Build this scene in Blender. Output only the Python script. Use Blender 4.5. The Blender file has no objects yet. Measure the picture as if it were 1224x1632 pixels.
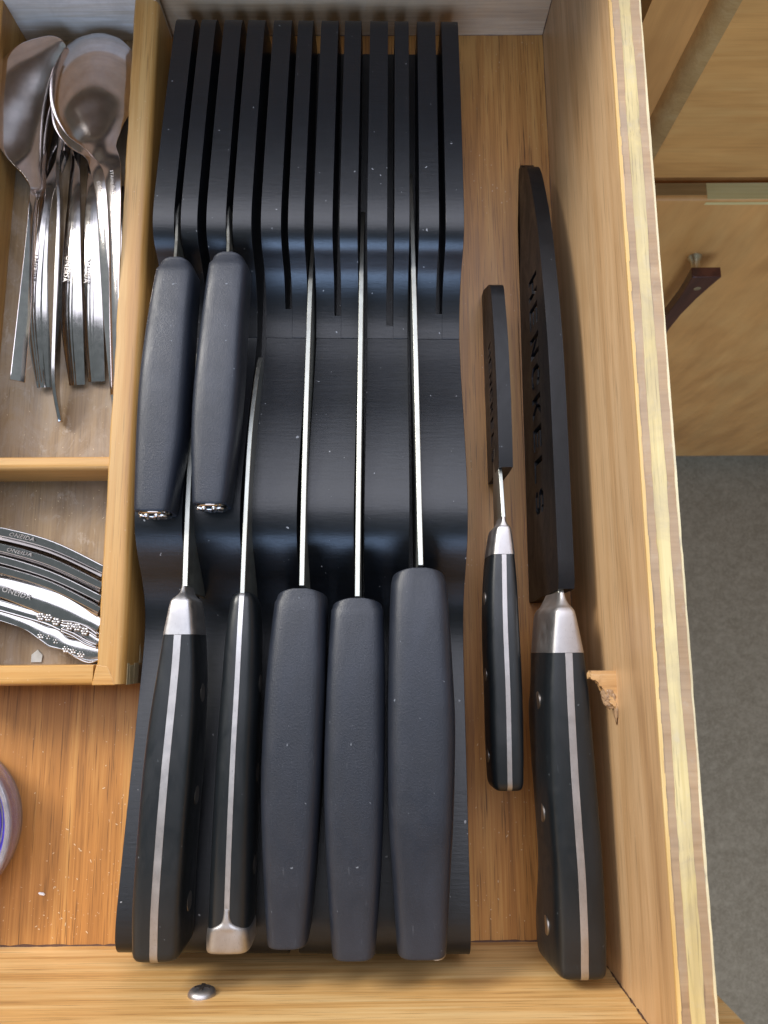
import bpy, bmesh, math, random
from mathutils import Vector, Matrix, Euler
rnd = random.Random(7)
S = 0.01                     # everything below is written in centimetres
C = bpy.context.scene.collection
sc = bpy.context.scene

# ------------------------------------------------------------------ camera
cam_d = bpy.data.cameras.new('camera'); cam = bpy.data.objects.new('camera', cam_d); C.objects.link(cam)
rm = (Matrix.Rotation(-0.007859, 4, 'Z') @ Matrix.Rotation(-0.004524, 4, 'Y') @ Matrix.Rotation(0.176595, 4, 'X'))
cam.matrix_world = Matrix.Translation((-7.964*S, -28.844*S, 32.146*S)) @ rm
cam_d.sensor_width = 36; cam_d.lens = 36*1225.85/1632
cam_d.clip_start = 0.02; cam_d.clip_end = 20
cam_d.dof.use_dof = True; cam_d.dof.focus_distance = 0.285; cam_d.dof.aperture_fstop = 30
sc.camera = cam

# ------------------------------------------------------------------ world and lamps
w = bpy.data.worlds.new('World'); sc.world = w; w.use_nodes = True
bg = w.node_tree.nodes['Background']; bg.inputs[0].default_value = (0.80, 0.94, 1.0, 1); bg.inputs[1].default_value = 0.27
def area(name, loc, target, sx, sy, power, col):
    l = bpy.data.lights.new(name, 'AREA'); l.shape = 'RECTANGLE'; l.size = sx; l.size_y = sy; l.energy = power; l.color = col
    o = bpy.data.objects.new(name, l); C.objects.link(o); o.location = loc
    o.rotation_euler = (Vector(target)-Vector(loc)).to_track_quat('-Z', 'Y').to_euler()
    return o
area('window_over_counter', (-1.55, 0.85, 1.25), (-0.05, -0.25, 0), 0.65, 0.65, 56, (1.0, 0.95, 0.87))
area('window_behind', (-0.25, -2.1, 1.15), (-0.1, -0.1, 0), 0.95, 0.85, 34, (0.42, 0.62, 1.0))
area('ceiling_bounce', (-0.1, 0.9, 2.2), (-0.1, -0.3, 0), 3.0, 2.2, 76, (0.86, 0.87, 1.0))
sc.view_settings.view_transform = 'Standard'; sc.view_settings.look = 'None'
sc.view_settings.exposure = 0.0; sc.view_settings.gamma = 1.0

# ------------------------------------------------------------------ materials
def mat(name):
    m = bpy.data.materials.new(name); m.use_nodes = True
    nt = m.node_tree; b = nt.nodes['Principled BSDF']
    return m, nt, b
def N(nt, t, **kw):
    n = nt.nodes.new(t)
    for k, v in kw.items():
        if hasattr(n, k): setattr(n, k, v)
    return n
def ramp(nt, src, stops):
    r = N(nt, 'ShaderNodeValToRGB'); e = r.color_ramp.elements
    e[0].position, e[0].color = stops[0][0], (*stops[0][1], 1) if len(stops[0][1]) == 3 else stops[0][1]
    e[1].position, e[1].color = stops[-1][0], (*stops[-1][1], 1)
    for p, c in stops[1:-1]:
        x = e.new(p); x.color = (*c, 1)
    nt.links.new(src, r.inputs[0]); return r.outputs[0]
def g(v): return (v, v, v)
def mixc(nt, f, a, b, mode='MIX'):
    m = N(nt, 'ShaderNodeMix'); m.data_type = 'RGBA'; m.blend_type = mode
    for i, s in ((0, f), (6, a), (7, b)):
        if isinstance(s, (int, float)): m.inputs[i].default_value = s
        elif isinstance(s, tuple): m.inputs[i].default_value = (*s, 1)
        else: nt.links.new(s, m.inputs[i])
    return m.outputs[2]
def coords(nt, scale, rot=(0, 0, 0), loc=(0, 0, 0)):
    tc = N(nt, 'ShaderNodeTexCoord'); mp = N(nt, 'ShaderNodeMapping')
    mp.inputs['Scale'].default_value = tuple(100*s for s in scale)   # scales are per centimetre
    mp.inputs['Rotation'].default_value = rot; mp.inputs['Location'].default_value = loc
    nt.links.new(tc.outputs['Object'], mp.inputs[0]); return mp.outputs[0]
def noise(nt, vec, detail=4, rough=0.6, scale=1.0, dist=0.0):
    n = N(nt, 'ShaderNodeTexNoise'); n.inputs['Scale'].default_value = scale; n.inputs['Detail'].default_value = detail
    n.inputs['Roughness'].default_value = rough; n.inputs['Distortion'].default_value = dist
    nt.links.new(vec, n.inputs['Vector']); return n.outputs['Fac']
def bump(nt, b, src, strength, dist=0.0002, prev=None):
    n = N(nt, 'ShaderNodeBump'); n.inputs['Strength'].default_value = strength; n.inputs['Distance'].default_value = dist
    nt.links.new(src, n.inputs['Height'])
    if prev: nt.links.new(prev, n.inputs['Normal'])
    nt.links.new(n.outputs[0], b.inputs['Normal']); return n.outputs[0]
def vscale(axis, along, across):
    return tuple(along if a == axis else across for a in 'xyz')

def wood(name, axis, dark, mid, light, seed=0, scuff=0.0, rough=0.42, grime=0.0, pore=0.6, fine=10.0, broad=0.8, coat=0.15):
    m, nt, b = mat(name)
    loc = (seed*13.7, seed*7.1, seed*3.3)
    n1 = noise(nt, coords(nt, vscale(axis, 0.05, broad), loc=loc), 3, 0.55, dist=1.2)
    n2 = noise(nt, coords(nt, vscale(axis, 0.14, fine), loc=loc), 4, 0.65)
    n3 = noise(nt, coords(nt, vscale(axis, 0.42, 19), loc=loc), 3, 0.55)
    n4 = noise(nt, coords(nt, vscale(axis, 0.12, 0.3), loc=loc), 3, 0.6)
    mx = N(nt, 'ShaderNodeMath', operation='MULTIPLY_ADD'); nt.links.new(n2, mx.inputs[0]); mx.inputs[1].default_value = 0.6; nt.links.new(n1, mx.inputs[2])
    c = ramp(nt, mx.outputs[0], [(0.56, dark), (0.77, mid), (0.98, light)])
    c = mixc(nt, 0.3, c, ramp(nt, n4, [(0.3, tuple(0.62*x for x in mid)), (0.7, tuple(min(1, 1.35*x) for x in mid))]), 'MIX')
    pr = ramp(nt, n3, [(0.30, g(1)), (0.43, g(0))])
    pm = N(nt, 'ShaderNodeMath', operation='MULTIPLY'); nt.links.new(pr, pm.inputs[0]); pm.inputs[1].default_value = pore
    c = mixc(nt, pm.outputs[0], c, tuple(0.45*x for x in dark))
    if grime:
        gn = noise(nt, coords(nt, (0.55, 0.4, 0.5), loc=loc), 6, 0.7, dist=0.8)
        gr = ramp(nt, gn, [(0.42, g(0)), (0.68, g(grime))])
        c = mixc(nt, gr, c, (0.30, 0.235, 0.17))
        g2 = noise(nt, coords(nt, (1.6, 1.2, 1.6), loc=loc), 8, 0.75, dist=0.5)
        c = mixc(nt, ramp(nt, g2, [(0.56, g(0)), (0.68, g(grime*0.7))]), c, (0.44, 0.38, 0.31))
    if scuff:
        v = N(nt, 'ShaderNodeTexVoronoi'); v.inputs['Scale'].default_value = 1.0
        nt.links.new(coords(nt, (4.6, 3.2, 4.6), loc=loc, rot=(0, 0, 0.5)), v.inputs['Vector'])
        gate = noise(nt, coords(nt, (0.35, 0.3, 0.35), loc=loc), 3, 0.6)
        a1 = ramp(nt, v.outputs['Distance'], [(0.06, g(1)), (0.13, g(0))])
        a2 = ramp(nt, gate, [(0.5, g(0)), (0.6, g(scuff))])
        mm = N(nt, 'ShaderNodeMath', operation='MULTIPLY'); nt.links.new(a1, mm.inputs[0]); nt.links.new(a2, mm.inputs[1])
        c = mixc(nt, mm.outputs[0], c, (0.72, 0.60, 0.44))
    nt.links.new(c, b.inputs['Base Color'])
    rr = ramp(nt, n2, [(0.2, g(rough-0.06)), (0.8, g(rough+0.14))]); nt.links.new(rr, b.inputs['Roughness'])
    b.inputs['Coat Weight'].default_value = coat; b.inputs['Coat Roughness'].default_value = 0.35
    bb = bump(nt, b, n2, 0.25, 0.00012); bump(nt, b, pr, -0.3, 0.00012, bb)
    return m

honey = dict(dark=(0.20, 0.076, 0.015), mid=(0.40, 0.172, 0.038), light=(0.53, 0.28, 0.08))
M = {}
M['floor_wood'] = wood('drawer_bottom_oak', 'y', seed=1, scuff=0.5, rough=0.44, pore=0.8, fine=15, broad=1.1, **honey)
M['wall_wood'] = wood('side_veneer', 'y', (0.34, 0.19, 0.085), (0.51, 0.315, 0.155), (0.62, 0.42, 0.235), seed=2, scuff=0.35, rough=0.40, pore=0.5, fine=9, broad=0.7)
M['front_wood'] = wood('front_board_wood', 'x', (0.38, 0.18, 0.05), (0.64, 0.37, 0.13), (0.78, 0.55, 0.26), seed=3, scuff=0.1, rough=0.45, pore=0.55, broad=1.3, fine=6)
M['back_wood'] = wood('back_board_wood', 'x', (0.34, 0.195, 0.10), (0.48, 0.30, 0.165), (0.62, 0.43, 0.27), seed=4, rough=0.5, pore=0.3, grime=0.35)
M['tray_wood_y'] = wood('tray_beech_lengthwise', 'y', (0.30, 0.135, 0.028), (0.44, 0.225, 0.058), (0.54, 0.33, 0.115), seed=5, scuff=0.25, rough=0.4, pore=0.45, fine=8, broad=1.0)
M['tray_wood_x'] = wood('tray_beech_crosswise', 'x', (0.30, 0.135, 0.028), (0.45, 0.23, 0.06), (0.55, 0.33, 0.115), seed=6, scuff=0.25, rough=0.4, pore=0.45, fine=8, broad=1.0)
M['tray_back'] = wood('tray_back_worn', 'x', (0.44, 0.33, 0.22), (0.58, 0.48, 0.38), (0.70, 0.63, 0.58), seed=7, rough=0.45, pore=0.35, grime=0.3)
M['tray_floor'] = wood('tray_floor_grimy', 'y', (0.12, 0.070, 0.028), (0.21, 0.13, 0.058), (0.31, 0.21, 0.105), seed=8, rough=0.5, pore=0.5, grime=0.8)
M['end_grain_light'] = wood('end_grain_light', 'x', (0.33, 0.24, 0.12), (0.44, 0.34, 0.18), (0.52, 0.42, 0.25), seed=9, rough=0.5, pore=0.3)
M['end_grain_dark'] = wood('end_grain_dark', 'x', (0.14, 0.09, 0.045), (0.20, 0.135, 0.07), (0.27, 0.19, 0.10), seed=10, rough=0.5, pore=0.3)
M['ply_brown'] = wood('ply_brown', 'x', (0.25, 0.15, 0.072), (0.35, 0.22, 0.115), (0.43, 0.29, 0.16), seed=11, rough=0.55, pore=0.12, fine=9, broad=0.7, grime=0.45)
M['ply_pale'] = wood('ply_pale', 'y', (0.38, 0.275, 0.11), (0.55, 0.42, 0.18), (0.67, 0.54, 0.27), seed=12, rough=0.55, pore=0.55, fine=6, broad=2, grime=0.45)
M['ply_edge'] = wood('ply_edge', 'y', (0.42, 0.24, 0.07), (0.60, 0.37, 0.12), (0.74, 0.54, 0.24), seed=13, rough=0.45, pore=0.15)
M['ply_outer'] = wood('ply_outer', 'y', (0.52, 0.42, 0.22), (0.66, 0.55, 0.32), (0.76, 0.66, 0.42), seed=14, rough=0.45, pore=0.1, grime=0.45)
M['cab_x'] = wood('cabinet_birch_crosswise', 'x', (0.60, 0.25, 0.06), (0.76, 0.345, 0.092), (0.84, 0.43, 0.13), seed=15, rough=0.4, pore=0.12, broad=0.3, fine=3.5)
M['cab_z'] = wood('cabinet_birch_upright', 'z', (0.62, 0.255, 0.065), (0.76, 0.34, 0.095), (0.84, 0.42, 0.13), seed=16, rough=0.4, pore=0.1, broad=0.12, fine=1.0)
M['cab_lip'] = wood('cabinet_lip', 'x', (0.34, 0.165, 0.05), (0.46, 0.245, 0.08), (0.56, 0.33, 0.13), seed=17, rough=0.35, pore=0.15)
M['cab_patch'] = wood('cabinet_worn_veneer', 'x', (0.66, 0.44, 0.15), (0.82, 0.58, 0.22), (0.9, 0.68, 0.30), seed=18, rough=0.5, pore=0.1)
M['chip_wood'] = wood('broken_wood', 'x', (0.36, 0.18, 0.06), (0.52, 0.30, 0.12), (0.68, 0.48, 0.28), seed=19, rough=0.4, pore=0.4, coat=0.5)

def black_wood():
    m, nt, b = mat('black_painted_wood')
    n1 = noise(nt, coords(nt, (1.2, 9, 1)), 4, 0.65); n2 = noise(nt, coords(nt, (14, 30, 14)), 3, 0.6)
    n3 = noise(nt, coords(nt, (22, 2.2, 2.2)), 3, 0.6)
    c = ramp(nt, n1, [(0.25, (0.0025, 0.0035, 0.005)), (0.75, (0.006, 0.008, 0.012))])
    sp = noise(nt, coords(nt, (5, 5, 5)), 2, 0.4)
    c = mixc(nt, ramp(nt, sp, [(0.76, g(0)), (0.775, g(0.7))]), c, (0.35, 0.36, 0.38))
    nt.links.new(c, b.inputs['Base Color'])
    nt.links.new(ramp(nt, n2, [(0.2, g(0.29)), (0.8, g(0.42))]), b.inputs['Roughness'])
    b1 = bump(nt, b, n1, 0.3, 0.00015); b2 = bump(nt, b, n2, 0.2, 0.00008, b1); bump(nt, b, n3, 0.2, 0.0001, b2)
    b.inputs['Specular IOR Level'].default_value = 0.5
    return m
M['black_wood'] = black_wood()
def plastic(name, col, rough, tex=0.3, spec=0.5, dust=0.5, tint=(0.3, 0.33, 0.37)):
    m, nt, b = mat(name)
    n1 = noise(nt, coords(nt, (30, 30, 30)), 3, 0.6); n2 = noise(nt, coords(nt, (1.2, 0.5, 1.2)), 4, 0.6)
    c = ramp(nt, n2, [(0.3, tuple(0.85*x for x in col)), (0.7, tuple(1.2*x for x in col))])
    d = noise(nt, coords(nt, (7, 6, 7)), 2, 0.45)
    c = mixc(nt, ramp(nt, d, [(0.755, g(0)), (0.785, g(dust))]), c, tint)
    sc_ = noise(nt, coords(nt, (9, 0.9, 9)), 3, 0.6, dist=0.6)
    c = mixc(nt, ramp(nt, sc_, [(0.70, g(0)), (0.74, g(0.16*dust))]), c, tint)
    nt.links.new(c, b.inputs['Base Color'])
    n6 = noise(nt, coords(nt, (0.9, 0.45, 0.9)), 6, 0.75, dist=0.7)
    nt.links.new(ramp(nt, n6, [(0.35, g(rough-0.08)), (0.65, g(rough+0.10))]), b.inputs['Roughness'])
    b.inputs['Specular IOR Level'].default_value = spec
    n5 = noise(nt, coords(nt, (13, 13, 13)), 4, 0.7)
    b1 = bump(nt, b, n1, tex, 0.00008); bump(nt, b, n5, tex, 0.00014, b1); return m
M['handle'] = plastic('moulded_black_handle', (0.0135, 0.017, 0.026), 0.43, 0.7)
M['scale'] = plastic('riveted_black_handle', (0.007, 0.009, 0.011), 0.36, 0.15, dust=0.3)
M['guard'] = plastic('black_guard_plastic', (0.004, 0.0045, 0.006), 0.42, 0.3, spec=0.3, dust=0.3)
M['seam'] = plastic('handle_seam', (0.012, 0.013, 0.016), 0.6, 0.1, dust=0.1)
def metal(name, col, rough, brush=0.15, axis='y', mott=0.06):
    m, nt, b = mat(name); b.inputs['Metallic'].default_value = 1.0
    n1 = noise(nt, coords(nt, vscale(axis, 0.8, 30)), 3, 0.6); n2 = noise(nt, coords(nt, (2.5, 2.5, 2.5)), 5, 0.65)
    cc = ramp(nt, n2, [(0.3, tuple(0.85*x for x in col)), (0.7, col)])
    if brush:
        n7 = noise(nt, coords(nt, vscale(axis, 0.25, 0.6)), 3, 0.6)
        cc = mixc(nt, ramp(nt, n7, [(0.35, g(0.45)), (0.62, g(0.0))]), cc, tuple(0.5*x*k for x, k in zip(col, (1.1, 0.95, 0.85))))
        n8 = noise(nt, coords(nt, (28, 9, 28)), 2, 0.6); cc = mixc(nt, ramp(nt, n8, [(0.62, g(0.0)), (0.72, g(0.4))]), cc, tuple(0.4*x for x in col))
    nt.links.new(cc, b.inputs['Base Color'])
    nt.links.new(ramp(nt, n2, [(0.3, g(max(0.02, rough-mott))), (0.7, g(rough+mott))]), b.inputs['Roughness'])
    if brush: bump(nt, b, n1, brush, 0.00005)
    return m
M['spine'] = metal('blade_steel', (0.46, 0.48, 0.445), 0.42, 0.25)
M['satin'] = metal('satin_steel', (0.53, 0.52, 0.525), 0.46, 0.2)
M['polished'] = metal('polished_steel', (0.47, 0.445, 0.43), 0.15, 0.0, mott=0.035)
M['mirror'] = metal('polished_spoon_bowl', (0.80, 0.74, 0.72), 0.13, 0.0, mott=0.012)
M['rivet'] = metal('rivet_steel', (0.50, 0.46, 0.42), 0.35, 0.1)
M['brass'] = metal('dull_brass', (0.72, 0.66, 0.48), 0.35, 0.1)
M['engrave'] = metal('silver_emblem', (0.85, 0.84, 0.84), 0.3, 0.0)
M['letters'] = metal('engraved_letters', (0.34, 0.32, 0.31), 0.4, 0.0)
def simple(name, col, rough=0.5, **kw):
    m, nt, b = mat(name); n1 = noise(nt, coords(nt, (3, 3, 3)), 4, 0.6)
    nt.links.new(ramp(nt, n1, [(0.3, tuple(0.85*x for x in col)), (0.7, tuple(min(1, 1.15*x) for x in col))]), b.inputs['Base Color'])
    b.inputs['Roughness'].default_value = rough
    for k, v in kw.items(): b.inputs[k.replace('_', ' ')].default_value = v
    return m
M['glue'] = simple('dark_glue', (0.09, 0.045, 0.03), 0.5)
M['clear_glue'] = simple('dried_clear_glue', (0.34, 0.215, 0.12), 0.34, Coat_Weight=0.3)
M['crumb'] = simple('pale_crumb', (0.62, 0.48, 0.30), 0.5)
M['white_bit'] = simple('white_crumb', (0.85, 0.84, 0.84), 0.4)
M['scrap'] = simple('frosted_scrap', (0.62, 0.62, 0.58), 0.4, Transmission_Weight=0.35)
M['cup'] = simple('milky_lilac_plastic', (0.80, 0.78, 0.88), 0.2, Transmission_Weight=0.75, Coat_Weight=0.5)
M['violet'] = simple('violet_rubber', (0.10, 0.065, 0.62), 0.4)
M['rosewood'] = wood('dark_rosewood', 'z', (0.03, 0.007, 0.004), (0.07, 0.015, 0.008), (0.14, 0.04, 0.018), seed=20, rough=0.4, pore=0.3)
M['dark'] = simple('cavity_shade', (0.02, 0.013, 0.009), 0.8)  # near-black colour standing for the shade in gaps and recesses
M['counter'] = simple('countertop_laminate', (0.5, 0.48, 0.44), 0.4)
def carpet():
    m, nt, b = mat('grey_carpet')
    n1 = noise(nt, coords(nt, (0.9, 0.9, 0.9)), 10, 0.95); n2 = noise(nt, coords(nt, (0.35, 0.35, 0.35)), 4, 0.6)
    c = ramp(nt, n1, [(0.36, (0.17, 0.13, 0.083)), (0.5, (0.31, 0.242, 0.16)), (0.64, (0.52, 0.42, 0.29))])
    c = mixc(nt, 0.3, c, ramp(nt, n2, [(0.3, (0.23, 0.18, 0.118)), (0.7, (0.40, 0.322, 0.225))]))
    nt.links.new(c, b.inputs['Base Color']); b.inputs['Roughness'].default_value = 0.95
    b.inputs['Specular IOR Level'].default_value = 0.1
    bump(nt, b, n1, 0.8, 0.002); return m
M['carpet'] = carpet()

# ------------------------------------------------------------------ helpers
def thing(name, label, cat, loc=(0, 0, 0), rotz=0, group=None):
    o = bpy.data.objects.new(name, None); C.objects.link(o); o.empty_display_size = 0.02
    o.location = tuple(S*v for v in loc); o.rotation_euler = (0, 0, rotz)
    o['label'] = label; o['category'] = cat
    if group: o['group'] = group
    return o
def tag(o, label, cat, group=None):
    o['label'] = label; o['category'] = cat
    if group: o['group'] = group
    return o
def finish(name, bm, material, parent=None, smooth=35, bevel=0.0, seg=2, origin=None, scale=True):
    if scale:
        for v in bm.verts: v.co = v.co*S
    off = Vector(origin)*S if origin else (Vector((0, 0, 0)))
    if parent and not origin: off = Vector(parent.location) if not parent.get('_rot') else Vector((0, 0, 0))
    if off.length > 0:
        for v in bm.verts: v.co -= off
    bmesh.ops.recalc_face_normals(bm, faces=bm.faces)
    me = bpy.data.meshes.new(name); bm.to_mesh(me); bm.free()
    me.materials.append(material)
    if smooth:
        me.shade_smooth(); me.set_sharp_from_angle(angle=math.radians(smooth))
    o = bpy.data.objects.new(name, me); C.objects.link(o)
    if parent:
        o.parent = parent
        if origin: o.location = off-Vector(parent.location)
    elif origin: o.location = off
    if bevel:
        b = o.modifiers.new('soft_edges', 'BEVEL'); b.width = bevel*S; b.segments = seg; b.limit_method = 'ANGLE'; b.angle_limit = math.radians(40)
    return o
def box(bm, x0, x1, y0, y1, z0, z1):
    vs = [bm.verts.new(p) for p in ((x0,y0,z0),(x1,y0,z0),(x1,y1,z0),(x0,y1,z0),(x0,y0,z1),(x1,y0,z1),(x1,y1,z1),(x0,y1,z1))]
    for f in ((0,3,2,1),(4,5,6,7),(0,1,5,4),(1,2,6,5),(2,3,7,6),(3,0,4,7)): bm.faces.new([vs[i] for i in f])
    return vs
def prism_x(bm, prof, x0, x1):
    """extrude a (y,z) outline along x"""
    a = [bm.verts.new((x0, y, z)) for y, z in prof]; b = [bm.verts.new((x1, y, z)) for y, z in prof]
    n = len(prof)
    bm.faces.new(a); bm.faces.new(b[::-1])
    for i in range(n): bm.faces.new((a[i], b[i], b[(i+1) % n], a[(i+1) % n]))
def prism_z(bm, prof, z0, z1):
    a = [bm.verts.new((x, y, z0)) for x, y in prof]; b = [bm.verts.new((x, y, z1)) for x, y in prof]
    n = len(prof)
    bm.faces.new(a[::-1]); bm.faces.new(b)
    for i in range(n): bm.faces.new((a[i], a[(i+1) % n], b[(i+1) % n], b[i]))
def cr(pts, sub=4):
    """Catmull-Rom through tuples"""
    out = []; n = len(pts)
    for i in range(n-1):
        p0 = pts[max(0, i-1)]; p1 = pts[i]; p2 = pts[i+1]; p3 = pts[min(n-1, i+2)]
        for k in range(sub):
            t = k/sub
            out.append(tuple(0.5*((2*b)+(-a+c)*t+(2*a-5*b+4*c-d)*t*t+(-a+3*b-3*c+d)*t**3) for a, b, c, d in zip(p0, p1, p2, p3)))
    out.append(tuple(pts[-1])); return out
def loft(bm, rings, caps=True):
    vs = [[bm.verts.new(p) for p in r] for r in rings]; n = len(rings[0])
    for a, b in zip(vs, vs[1:]):
        for i in range(n): bm.faces.new((a[i], a[(i+1) % n], b[(i+1) % n], b[i]))
    if caps: bm.faces.new(vs[0][::-1]); bm.faces.new(vs[-1])
def sring(y, x, zt, w_, h, n=3.0, lean=0.0, m=32, clip=None, grow=0.0, pivot=0.0):
    """super-elliptic ring in the xz plane hanging below zt; clip=(lo,hi) clamps x"""
    out = []
    for k in range(m):
        a = 2*math.pi*(k+0.5)/m; c, s = math.cos(a), math.sin(a)
        px = (w_/2+grow)*math.copysign(abs(c)**(2/n), c); pz = (h/2+grow)*math.copysign(abs(s)**(2/n), s)-h/2
        if clip: px = min(max(px, clip[0]), clip[1])
        out.append((x+px+lean*(pz), y, zt+pz))
    return out
def tube(bm, pts, r, m=8, closed=False):
    P = [Vector(p) for p in pts]; n = len(P); rings = []
    for i in range(n):
        a = P[(i-1) % n] if closed else P[max(0, i-1)]; b = P[(i+1) % n] if closed else P[min(n-1, i+1)]
        t = (b-a).normalized(); u = t.cross(Vector((0, 0, 1)))
        if u.length < 1e-4: u = Vector((1, 0, 0))
        u.normalize(); v = t.cross(u)
        rr = r[i] if isinstance(r, (list, tuple)) else r
        rings.append([bm.verts.new(P[i]+rr*(math.cos(2*math.pi*k/m)*u+math.sin(2*math.pi*k/m)*v)) for k in range(m)])
    for i in range(n if closed else n-1):
        a, b = rings[i], rings[(i+1) % n]
        for k in range(m): bm.faces.new((a[k], a[(k+1) % m], b[(k+1) % m], b[k]))
    if not closed: bm.faces.new(rings[0][::-1]); bm.faces.new(rings[-1])
def lathe(bm, prof, cx, cy, m=64, axis='z'):
    rings = []
    for r, z in prof:
        rings.append([bm.verts.new((cx+r*math.cos(2*math.pi*k/m), cy+r*math.sin(2*math.pi*k/m), z)) for k in range(m)])
    for a, b in zip(rings, rings[1:]):
        for k in range(m): bm.faces.new((a[k], a[(k+1) % m], b[(k+1) % m], b[k]))
    bm.faces.new(rings[0][::-1]); bm.faces.new(rings[-1])
def text_mesh(body, size, depth):
    cu = bpy.data.curves.new('t', 'FONT'); cu.body = body; cu.size = size; cu.extrude = depth; cu.resolution_u = 2; cu.space_character = 1.1
    o = bpy.data.objects.new('t', cu); C.objects.link(o)
    bpy.context.view_layer.update()
    me = bpy.data.meshes.new_from_object(o.evaluated_get(bpy.context.evaluated_depsgraph_get()))
    bpy.data.objects.remove(o); bpy.data.curves.remove(cu)
    return me
def bm_text(body, size, depth, mtx):
    me = text_mesh(body, size, depth); bm = bmesh.new(); bm.from_mesh(me); bpy.data.meshes.remove(me)
    bmesh.ops.remove_doubles(bm, verts=bm.verts, dist=1e-5)
    xs = [v.co.x for v in bm.verts]; ys = [v.co.y for v in bm.verts]
    c = Vector(((min(xs)+max(xs))/2, (min(ys)+max(ys))/2, 0))
    for v in bm.verts: v.co = mtx @ (v.co-c)
    return bm

# ================================================================== THE SETTING
bm = bmesh.new(); box(bm, -160, 260, -200, 160, -93, -90)
o = finish('floor', bm, M['carpet'], smooth=0); o['kind'] = 'structure'

# ================================================================== THE DRAWER
drawer = thing('drawer', 'open honey coloured wooden drawer holding the cutlery tray and black knife block', 'drawer')
bm = bmesh.new(); box(bm, -42.0, -0.002, -39.998, -0.002, -0.6, 0.0)
finish('bottom_board', bm, M['floor_wood'], drawer, smooth=0)
side = bpy.data.objects.new('side_board', None); C.objects.link(side); side.parent = drawer
edges = [(0.0, 0.10, 'wall_wood', 0.0), (0.10, 0.355, 'ply_brown', -0.012), (0.355, 0.755, 'ply_pale', 0.0), (0.755, 1.035, 'ply_brown', -0.012), (1.035, 1.10, 'ply_outer', 0.0)]
H = 9.34
NP = 110
wave = {}
for x0, x1, mt, dz in edges:
    for xb in (x0, x1):
        if xb not in wave:
            amp = 0.0 if xb in (0.0, 1.10) else 0.012
            ph = [rnd.uniform(0, 6) for _ in range(4)]
            wave[xb] = [amp*(math.sin(i*0.21+ph[0])+0.6*math.sin(i*0.53+ph[1])+0.8*rnd.uniform(-1, 1)) for i in range(NP+1)]
for x0, x1, mt, dz in edges:
    bm = bmesh.new(); pa = []
    for i in range(NP+1):
        y = 1.2-41.19*i/NP; zt = H+dz+rnd.uniform(-0.015, 0.006)-(0.03 if rnd.random() < 0.05 else 0)
        xa, xb = x0+0.0008+wave[x0][i], x1-0.0008+wave[x1][i]
        pa.append([bm.verts.new(p) for p in ((xa, y, -0.6), (xa, y, zt), (xb, y, zt), (xb, y, -0.6))])
    for a_, b_ in zip(pa, pa[1:]):
        for k in range(4): bm.faces.new((a_[k], a_[(k+1) % 4], b_[(k+1) % 4], b_[k]))
    bm.faces.new(pa[0][::-1]); bm.faces.new(pa[-1])
    finish('plywood_ply', bm, M[mt], side, smooth=30)
bm = bmesh.new(); n = 120      # bright worn veneer arris along the inner top edge
prof = [(0.0, 0.0)]
for i in range(n):
    y = 1.1-41*i/n; a = rnd.uniform(0.035, 0.075)
    b_ = 1.1-41*(i+1)/n
    box(bm, -0.004, 0.06+a*0.7, b_, y, H-0.035-a*0.6, H+0.006)
finish('worn_edge', bm, M['ply_edge'], side, smooth=0)
bm = bmesh.new(); box(bm, -43.2, -42.002, -39.99, 1.2, -0.6, H); finish('side_board', bm, M['wall_wood'], drawer, smooth=0, bevel=0.05)
bm = bmesh.new(); box(bm, -41.998, -0.003, 0.0, 1.2, -0.6, H-1.2); finish('back_board', bm, M['back_wood'], drawer, smooth=0, bevel=0.05)
front = finish('front_board', (lambda b: (box(b, -46, 3.0, -41.9, -40.0, -2.2, 13.0), b)[1])(bmesh.new()), M['front_wood'], drawer, smooth=0, bevel=0.15)
bm = bmesh.new()   # dark glue squeeze-out along the joints
def bead(bm, p, q, r, seg=40):
    P, Q = Vector(p), Vector(q)
    pts = [P.lerp(Q, i/seg)+Vector([rnd.uniform(-1, 1)*r*0.35 for _ in range(3)]) for i in range(seg+1)]
    tube(bm, pts, [r*rnd.uniform(0.5, 1.2) for _ in pts], 6)
bead(bm, (-41, -39.99, 0.0), (0, -39.99, 0.0), 0.055, 160)
bead(bm, (0, -39.99, 0.0), (0, -39.99, 9.3), 0.05, 60)
bead(bm, (0, 0, 0.0), (0, 0, 8.0), 0.03, 40)
bead(bm, (-41, 0, 0.0), (0, 0, 0.0), 0.025, 100)
bead(bm, (0, 0, 0.0), (0, -39.9, 0.0), 0.025, 100)
finish('glue_line', bm, M['glue'], drawer)
# screw in the front board (its shank points along -y)
scr = bpy.data.objects.new('screw', None); C.objects.link(scr); scr.parent = drawer
SX, SZ = -13.93, 4.36
bm = bmesh.new()
rings = []
for r, d in ((0.46, 0.0), (0.46, 0.05), (0.42, 0.13), (0.32, 0.19), (0.18, 0.22), (0.03, 0.225)):
    rings.append([(SX+r*math.cos(2*math.pi*k/32), -40.0+d, SZ+r*math.sin(2*math.pi*k/32)) for k in range(32)])
loft(bm, rings); finish('screw_head', bm, M['satin'], scr, smooth=50)
bm = bmesh.new(); box(bm, SX-0.24, SX+0.24, -39.8, -39.755, SZ-0.06, SZ+0.06); box(bm, SX-0.06, SX+0.06, -39.8, -39.753, SZ-0.24, SZ+0.24)
finish('recess_shade', bm, M['dark'], scr, smooth=0)  # dark cross laid on the head, coloured as the shade in its recess
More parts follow.
